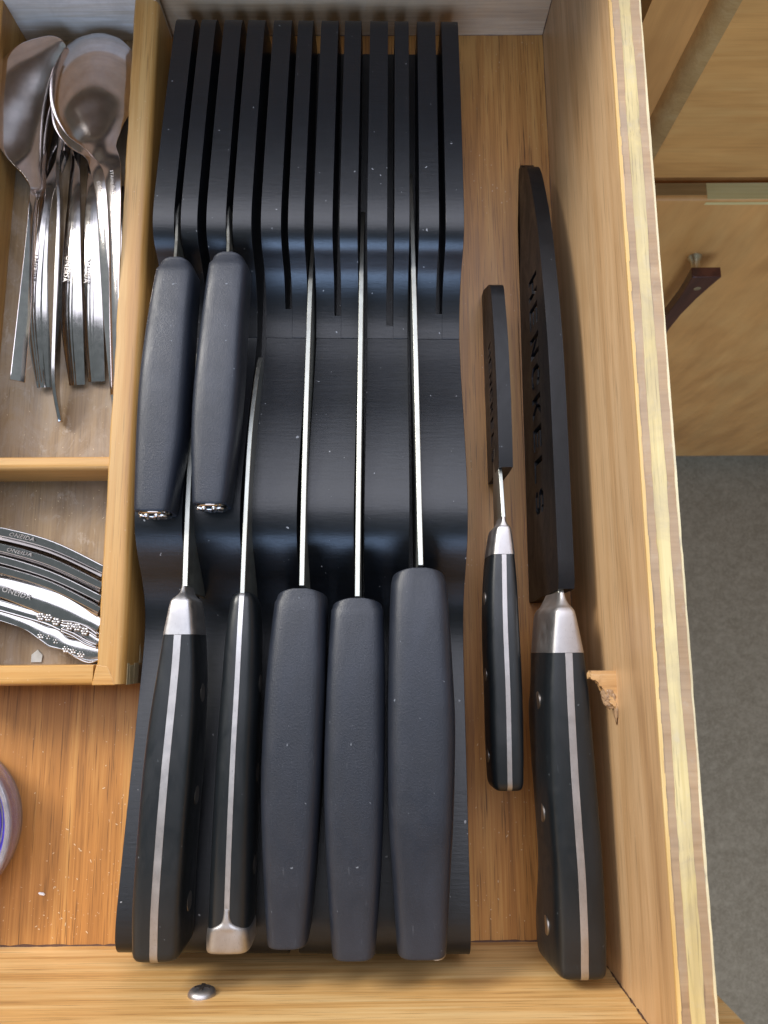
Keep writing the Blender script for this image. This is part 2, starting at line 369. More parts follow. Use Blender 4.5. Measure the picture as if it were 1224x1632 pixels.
# broken chip of wood and glue left on the right side board
chip = thing('wood_chip', 'broken wood chip glued to the inside of the right drawer wall', 'wood chip', (-0.4, -30.2, 5.3))
bm = bmesh.new()
prism_z(bm, [(0.0, -29.62), (0.0, -30.9), (-0.22, -30.75), (-0.3, -30.45), (-0.5, -30.2), (-0.6, -29.95), (-0.85, -29.88), (-0.85, -29.62)], 5.2, 5.6)
bmesh.ops.subdivide_edges(bm, edges=bm.edges, cuts=3, use_grid_fill=True)
for v in bm.verts:
    if v.co.x < -0.01 and v.co.y < -29.65: v.co += Vector([rnd.uniform(-0.045, 0.045) for _ in range(3)])
finish('broken_block', bm, M['chip_wood'], chip, smooth=30)
bm = bmesh.new()
from mathutils import noise as mnoise
for cx, cy, cz, rx, ry, rz in ((-0.2, -30.45, 5.38, 0.28, 0.40, 0.24), (-0.03, -30.9, 5.4, 0.06, 0.45, 0.2)):
    r = bmesh.ops.create_icosphere(bm, subdivisions=5, radius=1)
    for v in r['verts']:
        k = 1+0.3*mnoise.fractal(v.co*1.2+Vector((cx*9, 0, 0)), 0.8, 2.0, 5)
        v.co = Vector((cx+rx*v.co.x*k, cy+ry*v.co.y*k, cz+rz*v.co.z*k))
finish('glue_blob', bm, M['clear_glue'], chip, smooth=50)

# ================================================================== CABINET TO THE RIGHT AND FLOOR
cab = thing('cabinet', 'birch base cabinet beside the open drawer with dark wooden pull', 'cabinet', (0, 0, 0))
bm = bmesh.new(); box(bm, 5.5, 9.4, 2.2, 4.0, -86, 12.9); finish('face_frame', bm, M['cab_z'], cab, smooth=0)
bm = bmesh.new(); box(bm, -60, 110, 4.4, 5.4, -86, 12.9); finish('interior_shade_sheet', bm, M['dark'], cab, smooth=0)  # added dark sheet, painted as the shade inside the cabinet
bm = bmesh.new(); box(bm, 9.4, 100, 2.25, 4.0, -86, -15.6); box(bm, 9.4, 100, 2.25, 4.0, -12.7, 12.9); finish('face_panel', bm, M['cab_z'], cab, smooth=0)
def rslab(x0, x1, y0, y1, z0, z1, r):
    b = bmesh.new(); box(b, x0, x1, y0, y1, z0, z1)
    es = [e for e in b.edges if all(abs(v.co.y-y0) < 1e-6 for v in e.verts)]
    bmesh.ops.bevel(b, geom=es, offset=r, segments=6, affect='EDGES', profile=0.5); return b
finish('drawer_front', rslab(9.05, 70, 0.95, 2.2, -13.05, 10.0, 0.35), M['cab_x'], cab, smooth=40)
door = finish('cabinet_door', rslab(9.2, 70, 0.95, 2.2, -86.4, -15.35, 0.35), M['cab_z'], cab, smooth=40)
finish('lip_edge', (lambda b: (prism_z(b, [(8.3, 2.19), (8.32, 1.9), (8.42, 1.55), (8.6, 1.25), (8.85, 1.03), (9.2, 0.945), (9.2, 2.19)], -13.0, 9.9), b)[1])(bmesh.new()), M['cab_lip'], cab, smooth=50)
bm = bmesh.new(); box(bm, 14.4, 69, 1.0, 2.2, -15.349, -15.31); box(bm, 14.4, 69, 0.93, 0.949, -15.9, -15.6)
finish('worn_veneer_patch', bm, M['cab_patch'], cab, smooth=0, bevel=0.02)
bm = bmesh.new(); box(bm, 9.2, 14.38, 1.3, 2.2, -15.348, -15.315); finish('door_top_edge', bm, M['cab_lip'], cab, smooth=0)
pull = bpy.data.objects.new('pull', None); C.objects.link(pull); pull.parent = cab
for zz in (-23.0, -33.0):
    bm = bmesh.new(); rings = []
    for y, r in ((0.95, 0.55), (0.8, 0.52), (0.5, 0.36), (-0.2, 0.34), (-0.75, 0.4)):
        rings.append([(16.62+r*math.cos(2*math.pi*k/24), y, zz+r*math.sin(2*math.pi*k/24)) for k in range(24)])
    loft(bm, rings); finish('post', bm, M['brass'], pull, smooth=40)
bm = bmesh.new(); rings = []
for z, wd in ((-21.45, 2.15), (-21.5, 2.2), (-23.0, 1.8), (-25.0, 1.4), (-28.0, 1.15), (-31, 1.4), (-33, 1.8), (-34.5, 2.2)):
    xc = 16.72; y0, y1 = -1.55, -0.75
    rings.append([(xc-wd/2, y0, z), (xc+wd/2, y0, z), (xc+wd/2, y1, z), (xc-wd/2, y1, z)])
loft(bm, rings); finish('bar', bm, M['rosewood'], pull, smooth=30, bevel=0.08)
for zz in (-23.3, -33.0):
    bm = bmesh.new(); loft(bm, [[(16.75+r*math.cos(2*math.pi*k/20), y, zz+r*math.sin(2*math.pi*k/20)) for k in range(20)] for y, r in ((-1.5, 0.27), (-1.58, 0.27), (-1.6, 0.2))])
    finish('screw_cap', bm, M['brass'], pull, smooth=40)
bm = bmesh.new(); box(bm, -70, 110, 0.2, 62, 14.0, 17.6)
tag(finish('countertop', bm, M['counter'], smooth=0, bevel=0.3), 'counter slab running above the drawer and cabinet', 'countertop')

# ================================================================== CUTLERY TRAY
tray = thing('cutlery_tray', 'beech cutlery tray with divider and finger jointed corner at left of the drawer', 'tray', (-21.5, -15, 0))
TZ = 2.75; XI, XO = -18.58, -17.55; YF, YFI = -30.08, -29.34
bm = bmesh.new(); box(bm, -24.35, XI+0.02, YFI-0.02, -0.6, 0.02, 0.45); finish('tray_bottom', bm, M['tray_floor'], tray, smooth=0)
# right wall: rounded outer shoulder
def wall_y(x_in, x_out, y0, y1, name):
    b = bmesh.new(); r = 0.36; sx = 1 if x_out > x_in else -1
    pr = [(x_in, 0.02), (x_in, TZ-0.05), (x_in+sx*0.05, TZ)]
    for k in range(7):
        a = math.pi/2*(1-k/6); pr.append((x_out-sx*r+sx*r*math.cos(a), TZ-r+r*math.sin(a)))
    pr.append((x_out, 0.02))
    ring0 = [b.verts.new((x, y0, z)) for x, z in pr]; ns = 60; prev = ring0; rings = [ring0]
    for i in range(1, ns+1):
        y = y0+(y1-y0)*i/ns
        rings.append([b.verts.new((x+(rnd.uniform(-0.012, 0.02) if j in (1, 2) else 0), y, z)) for j, (x, z) in enumerate(pr)])
    for a_, b_ in zip(rings, rings[1:]):
        for k in range(len(pr)): b.faces.new((a_[k], a_[(k+1) % len(pr)], b_[(k+1) % len(pr)], b_[k]))
    b.faces.new(rings[0][::-1]); b.faces.new(rings[-1])
    return finish(name, b, M['tray_wood_y'], tray, smooth=30)
wall_y(XI, XO, YF+0.03, -0.62, 'tray_wall')
wall_y(-24.35, -25.35, YF+0.03, -0.62, 'tray_wall')
def wall_x(y_in, y_out, x0, x1, h, name, mt, r=0.18):
    b = bmesh.new(); sg = 1 if y_out > y_in else -1
    pr = [(y_in, 0.02), (y_in, h-0.04), (y_in+sg*0.04, h)]
    for k in range(6):
        a = math.pi/2*(1-k/5); pr.append((y_out-sg*r+sg*r*math.cos(a), h-r+r*math.sin(a)))
    pr.append((y_out, 0.02)); prism_x(b, pr, x0, x1)
    return finish(name, b, M[mt], tray, smooth=35)
wall_x(YFI, YF, -24.35, -18.72, TZ-0.01, 'tray_wall', 'tray_wood_x')
wall_x(-0.62, -0.05, -25.35, XI+0.9, TZ+0.35, 'tray_wall', 'tray_back')
wall_x(-21.28, -21.78, -24.34, XI-0.005, TZ-0.15, 'divider', 'tray_wood_x', 0.2)
# mitred corner block with finger joint
bm = bmesh.new(); prism_z(bm, [(-18.74, YF-0.005), (XO-0.30, YF-0.005), (XO-0.62, YFI-0.05), (-18.60, YFI+0.02), (-18.66, -29.6)], 0.02, TZ+0.012)
finish('corner_block', bm, M['tray_wood_x'], tray, smooth=0, bevel=0.04)
fz = [0.02, 0.55, 1.08, 1.61, 2.14, 2.42]
for i in range(5):
    bm = bmesh.new(); box(bm, XO-0.02, XO+0.012, YF-0.012, YFI+0.05 if i % 2 == 0 else YFI-0.02, fz[i]+0.01, fz[i+1]-0.01)
    finish('finger_joint', bm, M['end_grain_dark' if i == 1 else 'end_grain_light'], tray, smooth=0, bevel=0.015)
bm = bmesh.new()
prism_x(bm, [(-29.3, 0.62), (-28.55, 0.95), (-29.3, 1.02)], XO-0.02, XO+0.006); finish('split_sliver', bm, M['ply_outer'], tray, smooth=0)

# ================================================================== KNIFE BLOCK
YAW = 0.014
XLb, Wb = -17.01, 12.39
def rootwise(o): o['_rot'] = 1; return o
block = thing('knife_block', 'black painted wooden in-drawer knife block with slotted slats and wavy top', 'knife block', (0, -20, 0), -YAW)
BP = Vector((0, -20, 0))
def bfinish(name, b, material, bevel=0.0, smooth=30, parent=None):
    for v in b.verts: v.co -= BP
    bmesh.ops.recalc_face_normals(b, faces=b.faces)
    for v in b.verts: v.co *= S
    me = bpy.data.meshes.new(name); b.to_mesh(me); b.free(); me.materials.append(material)
    me.shade_smooth(); me.set_sharp_from_angle(angle=math.radians(smooth))
    o = bpy.data.objects.new(name, me); C.objects.link(o); o.parent = parent or block
    if bevel:
        m_ = o.modifiers.new('soft_edges', 'BEVEL'); m_.width = bevel*S; m_.segments = 2; m_.limit_method = 'ANGLE'; m_.angle_limit = math.radians(40)
    return o
up = cr([(-1.42, 1.2), (-1.43, 1.9), (-1.5, 2.3), (-1.85, 2.62), (-3, 2.88), (-7, 3.5), (-10.5, 3.95), (-11.6, 4.05), (-12.2, 4.03), (-12.7, 3.88), (-13.1, 3.55), (-13.4, 3.1), (-13.8, 2.6), (-14.5, 2.1), (-15.3, 1.80), (-16.12, 1.66)], 4)
lo = cr([(-16.13, 1.66), (-17.2, 1.93), (-18.5, 2.38), (-20, 2.98), (-21.5, 3.5), (-22.8, 3.86), (-23.5, 3.97), (-24.1, 3.96), (-24.7, 3.82), (-25.3, 3.48), (-25.9, 3.0), (-26.5, 2.5), (-27.3, 2.05), (-28.2, 1.85), (-29.4, 1.9), (-31.5, 2.2), (-34.8, 2.7), (-37.8, 3.13), (-38.7, 3.18), (-39.2, 3.06), (-39.5, 2.75), (-39.6, 2.3), (-39.55, 1.3), (-39.3, .5)], 4)
def ztop(y):
    pts = up+lo
    for a, b in zip(pts, pts[1:]):
        if a[0] >= y >= b[0] and a[0] != b[0]: return a[1]+(b[1]-a[1])*(y-a[0])/(b[0]-a[0])
    return 2.0
slots = [-16.04, -15.06, -13.98, -12.90, -11.78, -10.80, -9.73, -8.67, -7.55, -6.60, -5.49]
wid = [0.27, 0.36, 0.27, 0.38, 0.28, 0.36, 0.28, 0.38, 0.29, 0.38, 0.27]
ends = {0: -15.1, 2: -15.1, 4: -14.95, 6: -15.2, 8: -15.6, 10: -15.1}
ed = [XLb]+[v for s, w_ in zip(slots, wid) for v in (s-w_/2, s+w_/2)]+[XLb+Wb]
for i in range(12):
    x0, x1 = ed[2*i], ed[2*i+1]
    bm = bmesh.new(); prism_x(bm, [(-16.12, 0.46), (-1.42, 0.46)]+up, x0, x1)
    if i in ends:
        e = ends[i]; prism_x(bm, [(-16.12, 0.46), (e, 0.46), (e, ztop(e))]+[(y, z) for y, z in up if y < e-0.01], x1, ed[2*i+2])
        finish_b = 0
        bfinish('slat', bm, M['black_wood'], 0.0)
    else: bfinish('slat', bm, M['black_wood'], 0.012)
for k in range(6):
    x0 = XLb if k == 0 else ed[4*k]; x1 = XLb+Wb if k == 5 else ed[4*k+3]
    bm = bmesh.new(); prism_x(bm, [(-39.3, 0.46), (-16.13, 0.46)]+lo, x0, x1); bfinish('lower_board', bm, M['black_wood'], 0.012)
bm = bmesh.new(); box(bm, XLb+0.03, XLb+Wb-0.03, -39.25, -1.5, 0.0, 0.45); bfinish('base', bm, M['black_wood'], 0.03)

# ================================================================== KNIVES
def outline_slab(prof, x, t, lean=0.0, xs=None):
    """slab of thickness t with a (y,z) outline; x shifts linearly with y when xs=(slope,yref)"""
    b = bmesh.new(); sh = xs if callable(xs) else ((lambda y: xs[0]*(y-xs[1])) if xs else (lambda y: 0))
    a = [b.verts.new((x-t/2+sh(y)+lean*z, y, z)) for y, z in prof]; c = [b.verts.new((x+t/2+sh(y)+lean*z, y, z)) for y, z in prof]
    n = len(prof); b.faces.new(a); b.faces.new(c[::-1])
    for i in range(n): b.faces.new((a[i], c[i], c[(i+1) % n], a[(i+1) % n]))
    return b
def blade(parent, x, t, spine, edge_z, slope=0.0, yref=0.0, lean=0.0, name='blade', material=None):
    """spine: list of (y,z) from heel to tip"""
    sp = cr(spine, 3); y0, z0 = sp[0]; yt, zt = sp[-1]
    belly = [(yt-(yt-y0)*f, zt+(edge_z-zt)*(1-(1-f)**3.0)) for f in (0.03, 0.08, 0.15, 0.25, 0.4, 0.6, 1.0)]
    return finish(name, outline_slab(sp+belly, x, t, lean, (slope, yref)), material or M['spine'], parent, smooth=30, bevel=0.02)
def moulded_handle(parent, st, n=4.6, seam=True):
    """st: (y, x, ztop, w, h)"""
    s = [(q[0], q[1], q[2], q[3]*1.06, q[4]) for q in cr(st, 5)]; y0 = s[0][0]; y1 = s[-1][0]
    rings = []
    a = s[0]
    def arc(ring, xc, w_, amt): return [(x, y+amt*min(1.0, (2*(x-xc)/w_)**2), z) for x, y, z in ring]
    for d, k in ((0.0, 0.90), (0.025, 0.955), (0.07, 0.985), (0.14, 1.0)):
        rings.append(arc(sring(a[0]-d, a[1], a[2]-0.3*(1-k), a[3]*k, a[4]*k, 3.6), a[1], a[3], -0.22))
    body = [q for q in s if q[0] < y0-0.35 and q[0] > y1+0.12]
    for q in body: rings.append(sring(q[0], q[1], q[2], q[3], q[4], n))
    e = s[-1]
    for d, k in ((0.07, 1.0), (0.02, 0.99), (0.0, 0.965)):
        rings.append(arc(sring(e[0]+d, e[1], e[2]-(1-k)*0.5, e[3]*k, e[4]*k, n), e[1], e[3], 0.05))
    b = bmesh.new(); loft(b, rings)
    h = finish('handle', b, M['handle'], parent, smooth=40)
    if seam:
        b = bmesh.new(); rr = []
        for q in body: rr.append([(q[1]-0.012, q[0], q[2]-0.02), (q[1]+0.012, q[0], q[2]-0.02), (q[1]+0.009, q[0], q[2]+0.0035), (q[1]-0.009, q[0], q[2]+0.0035)])
        loft(b, rr); finish('mould_line', b, M['seam'], h, smooth=0, origin=None)
    return h

# three big moulded knives in the long slots
big = [('leftmost of the three fat black moulded handles', [(-26.70, -10.78, 5.1, 1.68, 2.3), (-28.2, -10.86, 5.25, 1.82, 2.35), (-30.2, -10.94, 5.35, 1.96, 2.4), (-33.3, -11.04, 5.4, 1.92, 2.4), (-36.2, -11.06, 5.35, 1.62, 2.25), (-38.35, -11.08, 5.3, 1.26, 2.1)], -10.75, 0.19, [(-26.6, 4.75), (-22, 4.2), (-18, 3.5), (-14.5, 2.7), (-13, 2.2), (-11.5, 1.4), (-10.5, 0.9)], 0.0),
       ('middle of the three fat black moulded handles', [(-27.05, -8.78, 5.1, 1.72, 2.3), (-28.4, -8.80, 5.25, 1.84, 2.35), (-30.2, -8.84, 5.35, 1.94, 2.4), (-33.3, -8.90, 5.4, 1.96, 2.4), (-36.2, -8.90, 5.35, 1.72, 2.25), (-38.72, -8.91, 5.3, 1.34, 2.1)], -8.72, 0.19, [(-27, 4.8), (-22, 4.25), (-18, 3.65), (-13.5, 2.75), (-11.2, 1.9), (-9.8, 1.0)], 0.01),
       ('rightmost and longest of the three fat black moulded handles', [(-26.02, -6.58, 5.25, 1.80, 2.4), (-27.6, -6.58, 5.45, 1.98, 2.45), (-29.5, -6.58, 5.55, 2.12, 2.5), (-31.5, -6.58, 5.6, 2.2, 2.5), (-34.25, -6.64, 5.6, 2.08, 2.45), (-36.2, -6.66, 5.5, 1.84, 2.3), (-38.65, -6.68, 5.45, 1.52, 2.15)], -6.50, 0.19, [(-25.9, 4.7), (-22, 4.2), (-18, 3.7), (-13.5, 2.9), (-10.5, 2.2), (-8.6, 1.5), (-7.9, 0.9)], 0.0)]
for lb, st, bx, bt, sp, sl in big:
    t = thing('kitchen_knife', 'kitchen knife, '+lb, 'knife', (st[3][1], st[3][0], 3.0), group='kitchen knives with fat moulded handles')
    moulded_handle(t, st)
    blade(t, bx, bt, sp, 0.55, sl, -22)
    if 'rightmost' in lb:
        bm = bmesh.new(); b2 = [(st[-1][1]+0.45+0.34*math.cos(a), st[-1][0]-0.012, 4.6+0.75*math.sin(a)) for a in [math.pi*k/10-0.2 for k in range(11)]]
        tube(bm, b2, 0.03, 6); finish('end_ring', bm, M['satin'], t)

# two steak knives
def emblem(parent, cx, y, cz, s):
    """two little silver figures standing side by side on the handle end"""
    b = bmesh.new()
    for sx in (-1, 1):
        x = cx+sx*0.14*s
        tube(b, [(x, y, cz+0.12*s), (x, y, cz-0.10*s)], 0.055*s, 6)
        tube(b, [(x, y, cz-0.10*s), (x-0.09*s*sx-0.02, y, cz-0.36*s)], 0.042*s, 6)
        tube(b, [(x, y, cz-0.10*s), (x+0.13*s*sx, y, cz-0.34*s)], 0.042*s, 6)
        tube(b, [(x, y, cz+0.08*s), (x+0.17*s*sx, y, cz+0.20*s), (x+0.22*s*sx, y, cz+0.03*s)], 0.035*s, 6)
        r = bmesh.ops.create_uvsphere(b, u_segments=8, v_segments=6, radius=0.075*s)
        for v in r['verts']: v.co += Vector((x, y, cz+0.22*s))
    tube(b, [(cx-0.14*s, y, cz+0.06*s), (cx, y, cz+0.0), (cx+0.14*s, y, cz+0.06*s)], 0.035*s, 6)
    return finish('emblem', b, M['engrave'], parent, smooth=60)
steak = [('leftmost', [(-14.15, -15.65, 5.2, 1.22, 1.5), (-14.9, -15.62, 5.45, 1.42, 1.65), (-16.7, -15.72, 5.6, 1.55, 1.75), (-19.0, -15.82, 5.68, 1.66, 1.78), (-21.4, -15.88, 5.68, 1.58, 1.75), (-24.0, -16.02, 5.6, 1.22, 1.6)], -15.92, 'against the tray wall'),
         ('second', [(-13.95, -13.66, 5.2, 1.24, 1.5), (-14.7, -13.64, 5.45, 1.42, 1.65), (-16.7, -13.74, 5.6, 1.52, 1.75), (-19.3, -13.86, 5.68, 1.62, 1.78), (-21.4, -13.93, 5.68, 1.52, 1.75), (-23.75, -14.0, 5.6, 1.16, 1.6)], -13.88, 'beside the leftmost one')]
for nm, st, bx, where in steak:
    t = thing('steak_knife', 'short black handled steak knife, %s, %s, silver emblem on its end' % (nm, where), 'knife', (st[2][1], st[2][0], 4.0), group='short steak knives on top of the block')
    moulded_handle(t, st, 4.6)
    blade(t, bx, 0.12, [(-14.3, 4.75), (-12.8, 4.1), (-11.6, 3.75), (-10.4, 3.3), (-6, 2.2), (-4, 1.2)], 0.7, -0.10, -12.7)
    e = st[-1]
    bm = bmesh.new(); loft(bm, [sring(e[0]-d, e[1], e[2]-(1-k)*0.7-0.04, e[3]*k, e[4]*k*0.97, 2.4) for d, k in ((-0.05, 0.93), (0.03, 0.93), (0.07, 0.88))])
    finish('end_cap', bm, M['polished'], t, smooth=30)
    bm = bmesh.new(); loft(bm, [sring(e[0]-d, e[1], e[2]-(1-k)*0.7-0.04, e[3]*k, e[4]*k*0.97, 2.4) for d, k in ((0.0, 0.80), (0.085, 0.80), (0.10, 0.76))])
    finish('end_plate', bm, M['scale'], t, smooth=30)
    emblem(t, e[1], e[0]-0.115, e[2]-0.52, 1.25)

# riveted knives: two scales on a steel tang
def riveted(parent, st, tt=0.24, n=3.4, lean=0.0, rivets=(), rr_=0.32, bolster=None, round_end=True, first_round=False):
    """st: (y, x, ztop, w, h)"""
    s = cr(st, 5); y0 = s[0][0]; y1 = s[-1][0]
    def rr(q, **k): return sring(q[0], q[1], q[2], q[3], q[4], n, lean, **k)
    ends_ = []
    e = s[-1]
    def endseq(fn):
        out = []
        if round_end:
            for d, k in ((0.0, 1.0), (0.16, 0.985), (0.30, 0.93), (0.40, 0.82), (0.46, 0.62)):
                out.append(fn((e[0]-d, e[1], e[2]-(1-k)*0.55, e[3]*(0.35+0.65*k), e[4]-(1-k)*1.2)))
        else: out.append(fn(e))
        return out
    head = []
    a = s[0]
    if first_round:
        for d, k in ((0.42, 0.45), (0.36, 0.68), (0.24, 0.86), (0.1, 0.96)):
            head.append((a[0]+d, a[1], a[2]-(1-k)*0.35, a[3]*k, a[4]*k))
    for sx in (-1, 1):
        cl = (-9, -tt/2-0.002) if sx < 0 else (tt/2+0.002, 9)
        b = bmesh.new(); rings = [sring(q[0], q[1], q[2], q[3], q[4], n, lean, clip=cl) for q in head]+[rr(q, clip=cl) for q in s[:-1]]
        rings += endseq(lambda q: sring(q[0], q[1], q[2], q[3], q[4], n, lean, clip=cl))
        loft(b, rings); finish('handle_scale', b, M['scale'], parent, smooth=45)
    b = bmesh.new(); cl = (-tt/2, tt/2)
    rings = [sring(q[0], q[1], q[2], q[3], q[4], n, lean, clip=cl, grow=0.012) for q in head]+[rr(q, clip=cl, grow=0.012) for q in s[:-1]]
    rings += endseq(lambda q: sring(q[0], q[1], q[2], q[3], q[4], n, lean, clip=cl, grow=0.012))
    loft(b, rings); finish('tang', b, M['satin'], parent, smooth=45, bevel=0.01)
    for ry, rz in rivets:
        q = min(s, key=lambda q: abs(q[0]-ry)); b = bmesh.new(); xx = q[1]+lean*(rz-q[2]); hw = q[3]/2+0.012
        loft(b, [[(xx+px, ry+r*math.cos(2*math.pi*k/20), rz+r*math.sin(2*math.pi*k/20)) for k in range(20)] for px, r in ((-hw, rr_-0.02), (-hw+0.02, rr_), (hw-0.02, rr_), (hw, rr_-0.02))])
        finish('rivet', b, M['rivet'], parent, smooth=40)
    if bolster:
        b = bmesh.new(); loft(b, [sring(q[0], q[1], q[2], q[3], q[4], q[5], lean) for q in cr(bolster, 4)]); finish('bolster', b, M['satin'], parent, smooth=40)

# large knife in the second slot, steel bolster
t = thing('chef_knife', 'riveted black handled knife with steel bolster, leftmost long knife in the block', 'knife', (-15, -33, 4))
riveted(t, [(-28.3, -14.87, 5.6, 1.12, 2.2), (-29.3, -14.90, 5.6, 1.32, 2.25), (-30.3, -14.95, 5.62, 1.48, 2.3), (-31.5, -15.02, 5.65, 1.60, 2.35), (-32.9, -15.09, 5.7, 1.65, 2.45), (-35, -15.18, 5.7, 1.64, 2.4), (-37, -15.25, 5.65, 1.63, 2.45), (-38.2, -15.26, 5.55, 1.58, 2.5)], 0.25, rivets=((-30.3, 4.45), (-33.7, 4.45), (-37.1, 4.4)), n=6.5,
        bolster=[(-26.6, -14.84, 5.15, 0.21, 1.2, 3), (-26.82, -14.83, 5.3, 0.27, 1.5, 4), (-26.95, -14.83, 5.45, 0.42, 1.8, 5), (-27.08, -14.83, 5.55, 0.70, 1.9, 6), (-27.22, -14.84, 5.6, 0.80, 2.0, 6), (-27.6, -14.85, 5.62, 0.92, 2.1, 6.5), (-28.29, -14.87, 5.62, 1.13, 2.21, 6.5)])
blade(t, -14.96, 0.19, [(-26.8, 5.0), (-24, 4.55), (-21.5, 4.0), (-19, 3.4), (-17, 2.6)], 0.55, -0.045, -24)
# slim knife in the fourth slot, steel pommel
t = thing('carving_knife', 'slim riveted knife with steel spine strip and bright steel end cap', 'knife', (-12.9, -33, 4))
riveted(t, [(-27.25, -12.80, 5.2, 0.96, 1.9), (-28.4, -12.82, 5.3, 1.18, 2.0), (-30.2, -12.86, 5.35, 1.28, 2.1), (-32.3, -12.92, 5.4, 1.34, 2.15), (-35, -12.97, 5.4, 1.38, 2.15), (-37.75, -13.0, 5.35, 1.42, 2.1)], 0.17, n=3.4, rivets=((-30, 4.3), (-33, 4.3), (-36, 4.3)), round_end=False, first_round=True)
bm = bmesh.new(); loft(bm, [sring(y, -13.0, z, w_, h, n_) for y, z, w_, h, n_ in cr([(-37.1, 5.40, 0.20, 0.3, 3), (-37.35, 5.42, 0.26, 0.4, 3), (-37.52, 5.42, 0.5, 0.8, 2.8), (-37.66, 5.42, 1.1, 1.6, 3.4), (-37.78, 5.40, 1.42, 2.12, 3.6), (-38.0, 5.38, 1.46, 2.14, 4), (-38.38, 5.34, 1.45, 2.1, 4.4), (-38.46, 5.28, 1.38, 1.95, 4.4)], 3)])
finish('end_cap', bm, M['satin'], t, smooth=45)
blade(t, -12.78, 0.17, [(-27.6, 5.1), (-24, 4.85), (-21, 4.4), (-18.8, 3.5), (-17.5, 2.75), (-17.1, 2.4)], 0.55, 0.004, -22)

# guards with cut-out letters
def guard(name, label, x, th, prof, lean, body, size, lc, parent_loc, bend):
    t = thing(name, label, 'blade guard', parent_loc)
    b = outline_slab(prof, x, th, lean, bend); bmesh.ops.recalc_face_normals(b, faces=b.faces)
    me = bpy.data.meshes.new('shell'); b.to_mesh(me); b.free(); o = bpy.data.objects.new('shell', me); C.objects.link(o)
    # text is read from the left: text-x runs along -y, text-y along +z
    pitch, lw, lh = size; dep = th/2+0.05-0.03
    GL_ = {'H': [(0,0),(.24,0),(.24,.4),(.76,.4),(.76,0),(1,0),(1,1),(.76,1),(.76,.6),(.24,.6),(.24,1),(0,1)],
           'E': [(0,0),(1,0),(1,.2),(.26,.2),(.26,.41),(.9,.41),(.9,.59),(.26,.59),(.26,.8),(1,.8),(1,1),(0,1)],
           'N': [(0,0),(.24,0),(.24,.66),(.74,0),(1,0),(1,1),(.76,1),(.76,.36),(.28,1),(0,1)],
           'C': [(.3,0),(.8,0),(1,.14),(1,.32),(.74,.32),(.68,.2),(.38,.2),(.26,.32),(.26,.68),(.38,.8),(.68,.8),(.74,.68),(1,.68),(1,.86),(.8,1),(.3,1),(0,.78),(0,.22)],
           'K': [(0,0),(.26,0),(.26,.34),(.38,.46),(.7,0),(1,0),(.56,.62),(.98,1),(.66,1),(.26,.62),(.26,1),(0,1)],
           'L': [(0,0),(1,0),(1,.2),(.26,.2),(.26,1),(0,1)],
           'S': [(.2,0),(.8,0),(1,.16),(1,.46),(.82,.6),(.28,.66),(.28,.8),(.7,.8),(.76,.7),(1,.7),(1,.84),(.8,1),(.22,1),(0,.84),(0,.58),(.18,.44),(.72,.36),(.72,.2),(.3,.2),(.24,.3),(0,.3),(0,.16)]}
    tb = bmesh.new()
    for q, ch in enumerate(body):
        yc = lc[0]-(q-(len(body)-1)/2)*pitch
        pr = [(yc-(u-0.5)*lw, lc[1]+(v-0.5)*lh) for u, v in GL_[ch]]
        sh = lambda z: x+lean*z
        a = [tb.verts.new((sh(z)-th/2-0.2, y, z)) for y, z in pr]; c = [tb.verts.new((sh(z)-th/2+dep, y, z)) for y, z in pr]
        n = len(pr); tb.faces.new(a); tb.faces.new(c[::-1])
        for k in range(n): tb.faces.new((a[k], c[k], c[(k+1) % n], a[(k+1) % n]))
    bmesh.ops.recalc_face_normals(tb, faces=tb.faces)
    tm = bpy.data.meshes.new('cut'); tb.to_mesh(tm); tb.free(); to = bpy.data.objects.new('cut', tm); C.objects.link(to)
    md = o.modifiers.new('b', 'BOOLEAN'); md.operation = 'DIFFERENCE'; md.object = to; md.solver = 'EXACT'; md.use_self = True
    bpy.context.view_layer.update()
    res = bpy.data.meshes.new_from_object(o.evaluated_get(bpy.context.evaluated_depsgraph_get()))
    bpy.data.objects.remove(o); bpy.data.objects.remove(to)
    b = bmesh.new(); b.from_mesh(res); bpy.data.meshes.remove(res)
    print(name, 'faces', len(b.faces))
    finish('shell', b, M['guard'], t, smooth=25, bevel=0.0)
    return t
prof_big = [(-26.85, 0.0), (-7.2, 0.0), (-7.6, 0.8), (-8.0, 1.5), (-9.2, 2.3), (-11.6, 3.4), (-13.6, 4.0), (-15.7, 4.4), (-18, 4.58), (-20, 4.6), (-23.6, 4.56), (-26.4, 4.5), (-26.55, 4.3)]
prof_big = [(-27.0, 0.05), (-26.85, 0.0), (-15.5, 0.0), (-13.5, 0.0), (-11.8, 0.0), (-10.2, 0.0), (-8.6, 0.0), (-7.1, 0.0), (-7.15, 0.4)]+cr(prof_big[2:12], 3)+[(-26.75, 4.4), (-26.78, 4.1)]
guard('blade_guard', 'long black plastic blade guard with cut-out letters against the right drawer wall', -1.47, 0.58, prof_big, 0.05, 'HENCKELS', (1.3, 0.92, 1.25), (-18.6, 2.3), (-1.6, -17, 0), lambda y: 0.33*max(0.0, (y+15.5)/8.4)**1.5)
prof_s = [(-21.95, 0.1), (-21.8, 0.0), (-13.3, 0.0), (-13.35, 0.6)]+cr([(-13.7, 1.6), (-14.2, 2.75), (-15.2, 3.1), (-17, 3.45), (-19, 3.55), (-21.0, 3.52), (-22.0, 3.42)], 3)+[(-22.0, 2.9), (-22.0, 2.2)]
guard('blade_guard', 'short black plastic blade guard lying between the knife block and the long guard', -3.05, 0.54, prof_s, -0.015, 'HENCKELS', (0.64, 0.5, 0.8), (-18.9, 1.9), (-3.2, -18, 0), None)

